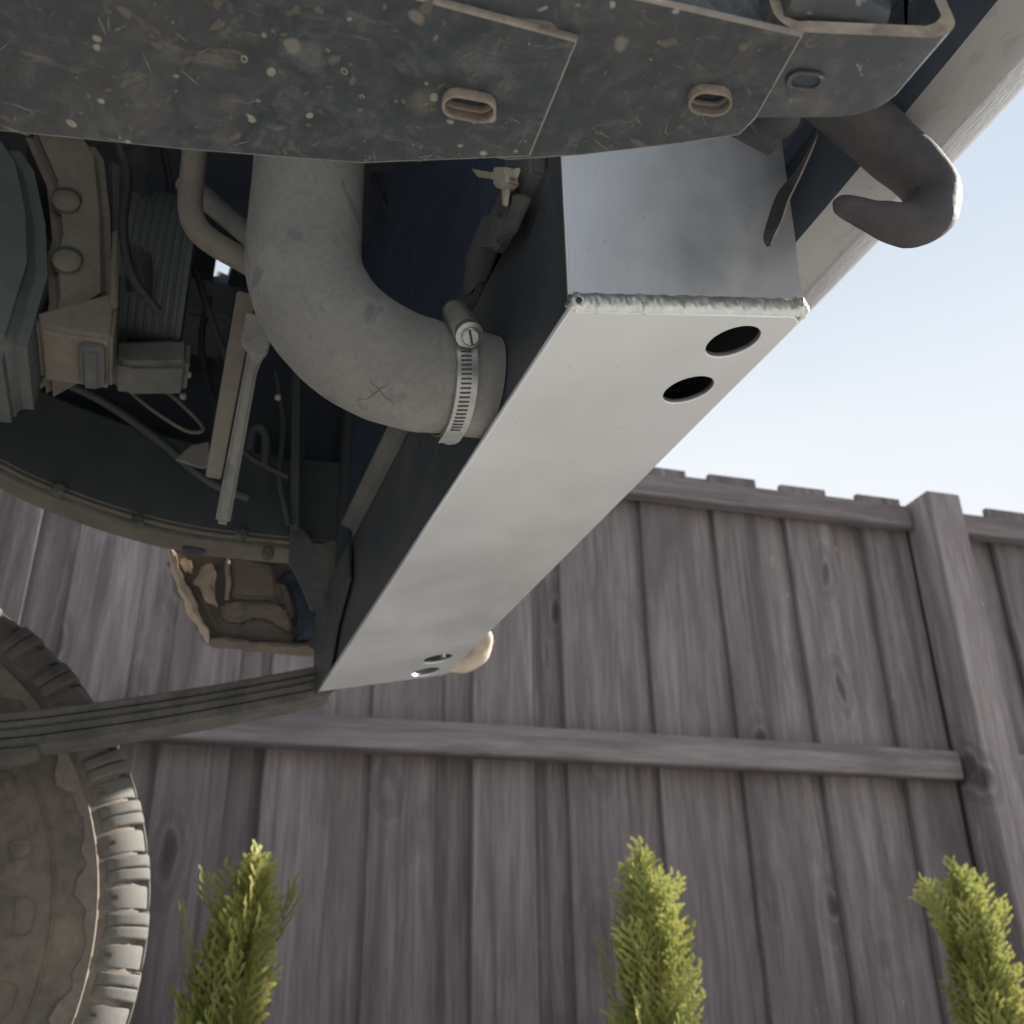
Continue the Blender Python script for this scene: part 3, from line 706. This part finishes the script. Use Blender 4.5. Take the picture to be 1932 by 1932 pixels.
mesh('clamp_screw', *tube_geo([hB, hB + ax * .0028, hB + ax * .0034, hB + ax * .0052, hB + ax * .0062], [.0094, .0094, .0062, .0062, .0052], 24), M['clamp'], clamp, smooth=True)
sv = ax.cross(Vector((.5, .2, .8))).normalized(); sn = ax.cross(sv).normalized(); sp = hB + ax * .0058
prism('screw_slot', [sp + sv * i_ * .0056 + sn * j_ * .0008 for i_, j_ in ((-1, -1), (1, -1), (1, 1), (-1, 1))], ax * .0008, M['dark'], clamp)
ring_end = tube('pipe_neck', [(.176, EY, .3925), (xi - .002, EY, .3925)], [.0355, .0355], M['pipe'], pipe, seg=48, sm=0)

# ---- thin hard lines behind the pipe
yl = EY + .09
tube('coolant_line', [ony(372, 200, yl), ony(366, 300, yl), ony(359, 385, yl), ony(372, 430, yl), ony(408, 462, yl), ony(475, 500, yl), ony(560, 555, yl)], .0098, M['tan'], V, seg=16)
tube('coolant_line', [ony(345, 340, yl + .05), ony(385, 372, yl + .05), ony(430, 410, yl + .05), ony(500, 470, yl + .05)], .0095, M['grey_metal'], V, seg=16)

# ---- radiator behind the cooler, seen past the pipe
rad = box('radiator', (.205, .54, .535), (.245, 1.17, 1.0), M['radiator'], V)
fin = [box_geo((.2025, .55 + k * .0075, .54), (.2048, .5525 + k * .0075, .98)) for k in range(80)]
tag(mesh('radiator_fin', *merge(fin), M['radiator'], rad), kind='stuff')
box('radiator_frame', (.196, 1.172, .50), (.25, 1.21, 1.0), M['dark2'], rad, .004)

# ---- wiring bracket and cable tie
xw = .188
def px_prism(name, pts, x, th, mat, parent, bevel=.0008): return prism(name, [onx(*q, x) for q in pts], (th, 0, 0), mat, parent, bevel=bevel)
harness = px_prism('harness_bracket', [(940, 292), (1000, 284), (1000, 325), (985, 372), (962, 420), (930, 474), (917, 472), (905, 448), (948, 345), (952, 310)], xw, .012, M['grey_metal'], V, .002)
px_prism('harness_arm', [(912, 402), (934, 405), (925, 445), (908, 500), (893, 545), (878, 560), (872, 540), (880, 480)], xw + .004, .01, M['grey_metal'], harness, .002)
px_prism('harness_foot', [(873, 530), (905, 530), (893, 572), (862, 590), (858, 572)], xw + .006, .01, M['dark2'], harness, .002)
px_prism('connector', [(902, 444), (932, 402), (945, 412), (928, 470), (905, 470)], xw - .006, .006, M['grey_metal'], harness, .0015)
px_prism('connector', [(962, 362), (992, 368), (962, 440), (930, 462), (940, 430)], xw - .005, .005, M['grey_metal'], harness, .0015)
tie = px_prism('cable_tie', [(929, 314), (952, 314), (957, 345), (945, 358), (930, 352)], xw - .012, .009, M['tie'], V, .0015)
px_prism('tie_tail', [(888, 318), (929, 325), (929, 338), (900, 334)], xw - .010, .003, M['tie'], tie, .0006)
px_prism('tie_strap', [(952, 322), (975, 316), (970, 334), (955, 336)], xw - .010, .003, M['tie'], tie, .0006)
px_prism('tie_strap', [(946, 355), (956, 352), (951, 388), (947, 388)], xw - .010, .003, M['tie'], tie, .0006)

# ---- far chassis rail, kicked up over the axle, with its pale lower flange
YN = 1.20
near_px = [(-420, 560), (-200, 745), (0, 872), (130, 930), (250, 970), (380, 1000), (540, 1018), (640, 1026), (760, 1030)]
far_px = [(-420, 640), (-200, 812), (0, 945), (130, 995), (250, 1030), (380, 1052), (540, 1072), (640, 1078), (760, 1085)]
nl = smooth_path([ony(*q, YN) for q in near_px], 4)
fl = []
for i, p in enumerate(smooth_path([ony(*q, YN + .07) for q in far_px], 4)): fl.append(Vector((nl[i].x, 0, nl[i].z)))
fl = [Vector((p.x, YN + .075, p.z - .003)) for p in nl]
vs, fs = [], []
for p, q in zip(nl, fl): vs += [p, q, q + Vector((0, 0, .12)), p + Vector((0, 0, .12))]
for i in range(len(nl) - 1):
    for k in range(4): fs.append((i * 4 + k, i * 4 + (k + 1) % 4, i * 4 + 4 + (k + 1) % 4, i * 4 + 4 + k))
fs += [(0, 1, 2, 3), tuple(len(vs) - 4 + k for k in (3, 2, 1, 0))]
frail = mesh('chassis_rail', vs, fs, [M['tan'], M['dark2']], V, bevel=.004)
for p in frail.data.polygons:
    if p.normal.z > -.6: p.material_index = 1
lipv, lipf = tube_geo([p + Vector((0, .018, -.0018)) for p in nl], .0035, 8); mesh('rail_lip', lipv, lipf, M['spring'], frail, smooth=True)
hz = onz(366, 1040, nl[21].z - .004)
prism('rail_hole', [(hz.x + x, hz.y + y, nl[20].z - .0030) for x, y in stadium(0, 0, .030, .016)], (0, 0, -.0012), M['dark'], frail)
vs = []
# inner wheel arch above the rail, closing the view
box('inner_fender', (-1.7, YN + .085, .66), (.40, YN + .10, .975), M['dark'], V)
strut = tube('radiator_strut', [ony(566, 640, 1.12), ony(563, 800, 1.13), ony(561, 1000, 1.16)], .0085, M['dark2'], V, seg=4, sm=3)
px = [(548, 990), (575, 1000), (598, 1035), (625, 1018), (660, 1022), (655, 1050), (600, 1150), (588, 1152), (576, 1120), (560, 1085), (545, 1060)]
prism('strut_gusset', [ony(*q, 1.185) for q in px], (0, .006, 0), M['grey_metal'], V, bevel=.001)

# ---- leaf spring
leafs = empty('leaf_spring', (0, 1.26, .3), None, None); leafs.parent = V; leafs.matrix_parent_inverse = Matrix.Translation(-V.location)
top_px = [(-500, 1358), (-250, 1352), (0, 1345), (200, 1322), (400, 1292), (600, 1256), (650, 1246)]
base = smooth_path([ony(*q, 1.235) for q in top_px], 5)
cum = 0.0
for k, (th, i0, i1) in enumerate(((.0085, 0, 31), (.0085, 0, 31), (.0085, 0, 29), (.010, 0, 30), (.011, 0, 13))):
    vs, fs = [], []; sg = base[i0:i1]
    for j, p in enumerate(sg):
        shr = .5 + .5 * min(1, (len(sg) - 1 - j) / 3) if k >= 2 else 1
        y0, y1 = 1.235 + .002 * (k % 2), 1.305 - .002 * (k % 2)
        a, b = p.z - cum, p.z - cum - th * shr
        vs += [(p.x, y0, a), (p.x, y1, a), (p.x, y1, b), (p.x, y0, b)]
    for i in range(len(sg) - 1):
        for q in range(4): fs.append((i * 4 + q, i * 4 + (q + 1) % 4, i * 4 + 4 + (q + 1) % 4, i * 4 + 4 + q))
    fs += [(0, 1, 2, 3), tuple(len(vs) - 4 + q for q in (3, 2, 1, 0))]
    lf = mesh('leaf', vs, fs, M['spring'], None, bevel=.0016); lf.parent = leafs; lf.matrix_parent_inverse = Matrix.Translation(-leafs.location)
    cum += th + .0012
for q in leafs.children: pass

# ---- far front wheel
WC = Vector((-.422, 0, .08)); WY = 1.37
wheel = mesh('wheel', *lathe_geo([(.235, WY + .035), (.262, WY + .012), (.30, WY + .000), (.345, WY - .004), (.375, WY - .001), (.3992, WY - .0062), (.4012, WY - .0012), (.403, WY - .0008), (.425, WY + .0035), (.4385, WY + .0105), (.4455, WY + .024), (.4475, WY + .045), (.4465, WY + .215), (.438, WY + .242), (.40, WY + .258), (.33, WY + .262), (.235, WY + .225)], WC, n=168), M['tyre'], V, smooth=True)
mesh('rim', *lathe_geo([(.235, WY + .03), (.243, WY + .03), (.243, WY + .23), (.235, WY + .23), (.215, WY + .19), (.05, WY + .17), (.05, WY + .15), (.205, WY + .16), (.215, WY + .07)], WC, n=96), M['grey_metal'], wheel, smooth=True)
def polar(r, a, y): return WC + Vector((r * math.cos(a), y, r * math.sin(a)))
NP = 42; pitch = 2 * math.pi / NP
def lug_geo(a0, a1, prof_, skew=0.0, na=5):
    """a rounded block whose (r, y) section follows the shoulder"""
    vs, fs = [], []; m_ = len(prof_)
    for i in range(na + 1):
        t = i / na; a = a0 + (a1 - a0) * t; e = 0 if 0 < i < na else 1
        for j, (r, y) in enumerate(prof_): vs.append(polar(r - (.0005 if e and j < m_ - 2 else 0), a + skew * (r - .45), y + (.0004 if e and j < m_ - 2 else 0)))
    for i in range(na):
        for j in range(m_): fs.append((i * m_ + j, i * m_ + (j + 1) % m_, (i + 1) * m_ + (j + 1) % m_, (i + 1) * m_ + j))
    fs += [tuple(range(m_)), tuple(range(na * m_ + m_ - 1, na * m_ - 1, -1))]
    return vs, fs
LA = [(.409, WY + .001), (.4105, WY - .0015), (.428, WY + .0010), (.446, WY + .0085), (.4565, WY + .020), (.4592, WY + .032), (.4594, WY + .046), (.444, WY + .046), (.436, WY + .022), (.420, WY + .009)]
LB = [(.406, WY + .000), (.408, WY - .0010), (.424, WY + .0012), (.436, WY + .0070), (.4465, WY + .017), (.4530, WY + .027), (.4555, WY + .036), (.4555, WY + .041), (.444, WY + .041), (.436, WY + .022), (.420, WY + .008)]
def spin(src, a):
    o = src.copy(); COL.objects.link(o)
    o.matrix_local = Matrix.Translation(WC) @ Matrix.Rotation(-a, 4, 'Y') @ Matrix.Translation(-WC); return o
h = pitch * .5
for geo in (lug_geo(.006, .006 + h * .42, LA), lug_geo(.006 + h * .455, .006 + h * .88, LA), lug_geo(h + .008, h + .008 + h * .78, LB)):
    src = mesh('tread_block', *geo, M['lug'], wheel, smooth=True, bevel=.0012, seg=1)
    for q in range(1, NP): spin(src, q * pitch)
cen = mesh('tread_block', *lug_geo(-pitch * .40, pitch * .54, [(.444, WY + .049), (.4597, WY + .051), (.4600, WY + .120), (.444, WY + .122)]), M['lug'], wheel, smooth=True, bevel=.0012, seg=1)
for q in range(1, NP): spin(cen, q * pitch)
mk = mesh('tread_mark', *merge([prism_geo([polar(r, h + .012 + da, WY + .0005 + dy) for r, da, dy in ((.4135, .012, 0), (.4225, .022, .0012), (.4215, .0265, .0012), (.4125, .018, 0))], (0, -.0035, 0)),
                                prism_geo([polar(r, h + .012 + da, WY + .0005 + dy) for r, da, dy in ((.4135, .041, 0), (.4225, .031, .0012), (.4215, .0265, .0012), (.4125, .035, 0))], (0, -.0035, 0))]), M['tyre'], wheel)
for q in range(1, NP): spin(mk, q * pitch)
# low moulded relief on the sidewall: two fine ribs and worn raised outlines
for rr2, yy2 in ((.352, WY - .0045), (.292, WY + .0020)):
    mesh('sidewall_rib', *lathe_geo([(rr2 - .0012, yy2 + .004), (rr2 - .0008, yy2 - .0012), (rr2 + .0008, yy2 - .0012), (rr2 + .0012, yy2 + .004)], WC, n=168), M['tyre'], wheel, smooth=True)
def side_outline(a0, a1, r0, r1):
    pts_ = [(r0, a0), (r1, a0), (r1, a1), (r0, a1), (r0, a0)]; path_ = []
    for (ra, aa), (rb_, ab) in zip(pts_, pts_[1:]):
        path_ += [polar(ra + (rb_ - ra) * i / 5, aa + (ab - aa) * i / 5, WY - .0035 + max(0, (.335 - (ra + (rb_ - ra) * i / 5))) * .09) for i in range(5)]
    return tube_geo(smooth_path(path_[::3] + [path_[0]], 4), .0008, 6)
ro = random.Random(3)
for k in range(26):
    mesh('sidewall_relief', *side_outline(k * .24 + ro.uniform(0, .06), k * .24 + .10 + ro.uniform(0, .07), .308 + ro.uniform(0, .012), .338 - ro.uniform(0, .008)), M['tyre'], wheel, smooth=True)
# saw-tooth protector ring on the sidewall
vs, fs = [], []; tooth = [0, .006, .004, .021, .017, .004, .010, .002]; NT2 = 18 * len(tooth)
for i in range(NT2):
    a = 2 * math.pi * i / NT2; ri = .391 - tooth[i % len(tooth)] * .85
    vs += [polar(.3985, a, WY - .0064), polar(ri, a, WY - .0060), polar(ri - .0008, a, WY + .006), polar(.3985, a, WY + .006)]
for i in range(NT2):
    j = (i + 1) % NT2
    for k in range(4): fs.append((i * 4 + k, i * 4 + (k + 1) % 4, j * 4 + (k + 1) % 4, j * 4 + k))
mesh('protector_ring', vs, fs, M['ringm'], wheel, bevel=.001, seg=1)

# ---- far bumper end bracket caked in mud
MY = 1.38
def mpx(x, y): return (400 / 1.325 + x * 500 / 1932 / 1.325, 1250 / 1.325 + y * 500 / 1932 / 1.325)
def mprism(name, pts, y, th, mat, parent, bevel=.002): return prism(name, [ony(*mpx(*q), y) for q in pts], (0, th, 0), mat, parent, bevel=bevel)
mb = mprism('bumper_end_bracket', [(90, 480), (150, 720), (240, 920), (330, 1080), (420, 1220), (490, 1330), (900, 1378), (1300, 1410), (1540, 1440), (1540, 470)], MY + .018, .045, M['mud_dark'], V, .004)
mprism('mud_rim', [(88, 480), (150, 715), (240, 915), (330, 1075), (420, 1215), (488, 1332), (470, 1250), (400, 1130), (300, 900), (225, 730), (170, 600), (130, 480)], MY + .004, .035, M['mud'], mb, .003)
mprism('lower_edge', [(488, 1330), (900, 1382), (1300, 1412), (1540, 1442), (1540, 1400), (1400, 1385), (900, 1350), (520, 1305)], MY + .004, .035, M['mud_dark'], mb, .002)
mprism('mud_patch', [(320, 780), (400, 600), (500, 590), (525, 700), (530, 850), (560, 960), (590, 1068), (480, 960), (400, 860)], MY + .010, .02, M['mud'], mb, .004)
mprism('mud_patch', [(205, 560), (310, 565), (325, 670), (260, 720), (225, 640)], MY + .010, .02, M['mud'], mb, .004)
mprism('bracket_rib', [(650, 560), (688, 560), (680, 780), (685, 960), (645, 965), (630, 860)], MY + .010, .03, M['mud'], mb, .004)
mprism('bracket_face', [(600, 985), (760, 965), (1150, 985), (1260, 1090), (1300, 1270), (1100, 1160), (1000, 1130), (860, 1110), (800, 1165), (610, 1165)], MY + .006, .03, M['mud_mid'], mb, .005)
mprism('bracket_panel', [(700, 560), (1080, 600), (1110, 800), (1150, 960), (760, 945), (700, 950)], MY + .012, .02, M['mud_mid'], mb, .004)
mprism('bracket_rib', [(1095, 640), (1130, 800), (1240, 830), (1300, 1060), (1300, 1268), (1200, 1010), (1130, 900), (1098, 760)], MY + .014, .03, M['mud_mid'], mb, .005)
mprism('bracket_shield', [(1180, 690), (1280, 680), (1360, 720), (1440, 800), (1520, 1180), (1460, 1340), (1300, 1360), (1305, 1060), (1240, 815), (1130, 760)], MY + .000, .03, M['dark'], mb, .004)
mprism('bracket_shade_strip', [(560, 1170), (800, 1180), (860, 1120), (1000, 1140), (1300, 1290), (1300, 1375), (900, 1345), (540, 1300), (300, 880), (250, 740), (320, 790), (470, 980)], MY + .015, .01, M['mud_dark'], mb, .003)  # strip standing for a band of shade, put into its colour; no hollow

def rough(o, amp, cuts=3, sc=60):
    bm = bmesh.new(); bm.from_mesh(o.data); bmesh.ops.triangulate(bm, faces=bm.faces); bmesh.ops.subdivide_edges(bm, edges=bm.edges, cuts=cuts, use_grid_fill=True)
    for v in bm.verts:
        q = v.co * sc; v.co += Vector((noise.noise(q), noise.noise(q + Vector((9, 0, 0))), noise.noise(q + Vector((0, 9, 0))))) * amp
    bm.to_mesh(o.data); bm.free()
    for p in o.data.polygons: p.use_smooth = True
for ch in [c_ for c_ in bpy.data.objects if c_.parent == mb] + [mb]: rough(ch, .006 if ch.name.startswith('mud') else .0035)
rough(hk2, .0025, 1, 50)
# ---- engine, steering and odds and ends in the bay
ey = .82
def epx(name, pts, y, th, mat, parent, bevel=.006): return prism(name, [ony(*q, y) for q in pts], (0, th, 0), mat, parent, bevel=bevel, seg=3)
pan = epx('oil_pan', [(-260, 180), (20, 240), (62, 300), (84, 400), (88, 500), (70, 560), (40, 665), (-260, 640)], ey, .14, M['teal'], V, .016)
eng = epx('engine_cover', [(40, 230), (170, 250), (196, 290), (208, 400), (212, 560), (150, 600), (72, 640), (92, 560), (86, 480), (98, 440), (88, 340)], ey + .03, .12, M['tan'], V, .010)
for q in ((124, 382), (126, 495)):
    p = ony(*q, ey + .028); mesh('cover_bolt', *tube_geo([p + Vector((0, .004, 0)), p + Vector((0, -.003, 0)), p + Vector((0, -.005, 0))], [.0125, .0125, .009], 18), M['tan'], eng, smooth=True)
    mesh('bolt_recess', *tube_geo([p + Vector((0, .006, .006)), p + Vector((0, -.0005, .007))], [.0135, .0135], 18), M['dark2'], eng, smooth=True)
epx('engine_web', [(205, 300), (232, 310), (228, 560), (206, 590)], ey + .05, .03, M['dark2'], eng, .003)
epx('engine_foot', [(62, 590), (215, 548), (222, 575), (212, 640), (70, 618)], ey + .02, .09, M['tan'], eng, .004)
epx('engine_foot', [(120, 600), (206, 604), (204, 655), (190, 664), (150, 660), (146, 620)], ey + .03, .07, M['grey_metal'], eng, .004)
epx('mount_arm', [(212, 640), (360, 636), (358, 690), (240, 690), (212, 678)], ey + .10, .06, M['grey_metal'], eng, .006)
epx('edge_strip', [(212, 432), (226, 432), (222, 572), (208, 570)], ey + .01, .012, M['tan'], eng, .002)
# ribbed crank pulley
pc = ony(300, 400, .93); xs = [ony(q, 440, .86).x for q in (232, 368)]
prf = [(.02, xs[0]), (.088, xs[0])]
for k in range(7):
    x0 = xs[0] + .008 + k * (xs[1] - xs[0] - .012) / 7; prf += [(.088, x0), (.0862, x0 + .002), (.0862, x0 + .005), (.088, x0 + .007)]
prf += [(.088, xs[1]), (.02, xs[1])]
mesh('crank_pulley', *lathe_geo(prf, (0, .94, ony(300, 560, .86).z + .083), 'X', 64), M['dark2'], V, smooth=True)
tube('drive_belt', [ony(262, 180, .87), ony(262, 440, .862), ony(264, 555, .864)], .012, M['rubber'], V, seg=8, sm=3, flat=.3)
# curved steering joint at the left edge
tube('steering_arm', [ony(-80, 735, .98), ony(0, 738, .98), ony(55, 726, .98), ony(100, 690, .98), ony(112, 650, .98), ony(112, 610, .98)], .0085, M['tan'], V, seg=14)
blob('ball_joint', ony(40, 690, 1.0), .03, M['dark2'], V, 1, 1, .8, .1)
# slanted stay behind the pipe
s1, s2 = ony(492, 600, .80), ony(418, 985, .93)
sd = (s2 - s1).normalized(); sx = sd.cross(Vector((0, 1, 0))).normalized()
stay = prism('stay_bar', [s1 - sx * .006 - sd * .05, s1 + sx * .0105 - sd * .05, s1 + sx * .0105 + sd * .02, s1 + sx * .006 + sd * .05, s2 + sx * .008, s2 - sx * .006], (0, .008, 0), M['pipe'], V, bevel=.003)
t1 = s1 - sx * .019; t2 = t1.lerp(s2 - sx * .017, .78)
prism('stay_strip', [t1 - sx * .006 - sd * .02, t1 + sx * .0115 - sd * .02, t2 + sx * .0095, t2 - sx * .005], (0, .006, 0), M['tan'], stay, bevel=.001)
k_ = ony(486, 640, .79); prism('stay_catch', [k_ + sx * a + sd * b for a, b in ((-.014, -.02), (.011, -.02), (.011, .012), (.004, .024), (-.003, .018), (-.014, .008))], (0, -.003, 0), M['pipe'], stay, bevel=.001)
tube('brake_hose', [ony(232, 722, 1.1), ony(268, 712, 1.1), ony(318, 742, 1.1), ony(370, 790, 1.1), ony(382, 812, 1.1), ony(350, 812, 1.1), ony(290, 775, 1.1), ony(245, 738, 1.1)], .0022, M['tan'], V, seg=8)
epx('heat_shield', [(330, 866), (362, 840), (394, 832), (396, 880), (378, 882)], 1.12, .004, M['pipe'], V, .001)
tube('vent_loop', [ony(470, 852, 1.1), ony(476, 815, 1.1), ony(492, 808, 1.1), ony(502, 830, 1.1), ony(500, 880, 1.1)], .006, M['dark2'], V, seg=10)
for pts_, r_, y_ in (([(215, 250), (240, 330), (232, 430), (250, 520), (300, 590)], .0045, .80), ([(300, 250), (318, 330), (330, 420), (372, 520), (398, 600), (430, 680)], .0038, .92),
                     ([(395, 560), (380, 640), (392, 720), (425, 800), (470, 860), (545, 900)], .0042, 1.10), ([(120, 720), (200, 760), (300, 830), (390, 905), (470, 940)], .0055, 1.14),
                     ([(440, 640), (420, 730), (408, 800), (430, 870)], .0035, 1.06), ([(520, 700), (535, 800), (528, 900), (545, 990)], .004, 1.15), ([(700, 320), (730, 400), (745, 480), (770, 540)], .0035, 1.0)):
    tube('wiring_hose', [ony(*q, y_) for q in pts_], r_, rng.choice((M['rubber'], M['dark2'], M['rubber'])), V, seg=10)
for q, y_ in (((260, 985), 1.197), ((455, 1008), 1.197), ((110, 925), 1.197), ((505, 1045), 1.22)):
    p_ = ony(*q, y_); mesh('rail_bolt', *tube_geo([p_ + Vector((0, .004, 0)), p_ + Vector((0, -.005, 0)), p_ + Vector((0, -.007, 0))], [.0085, .0085, .006], 6), M['spring'], frail)
box('battery_tray', tuple(ony(330, 560, 1.13) + Vector((-.03, 0, -.02))), tuple(ony(330, 560, 1.13) + Vector((.07, .1, .04))), M['dark2'], V, .006)
for q in ((356, 707), (346, 748), (525, 750)):
    blob('clip_head', ony(*q, 1.12), .0042, M['tie'], V)

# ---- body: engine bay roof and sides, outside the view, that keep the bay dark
gp = onz(420, 500, .995)  # hole added in the bonnet to let a glint of sky through
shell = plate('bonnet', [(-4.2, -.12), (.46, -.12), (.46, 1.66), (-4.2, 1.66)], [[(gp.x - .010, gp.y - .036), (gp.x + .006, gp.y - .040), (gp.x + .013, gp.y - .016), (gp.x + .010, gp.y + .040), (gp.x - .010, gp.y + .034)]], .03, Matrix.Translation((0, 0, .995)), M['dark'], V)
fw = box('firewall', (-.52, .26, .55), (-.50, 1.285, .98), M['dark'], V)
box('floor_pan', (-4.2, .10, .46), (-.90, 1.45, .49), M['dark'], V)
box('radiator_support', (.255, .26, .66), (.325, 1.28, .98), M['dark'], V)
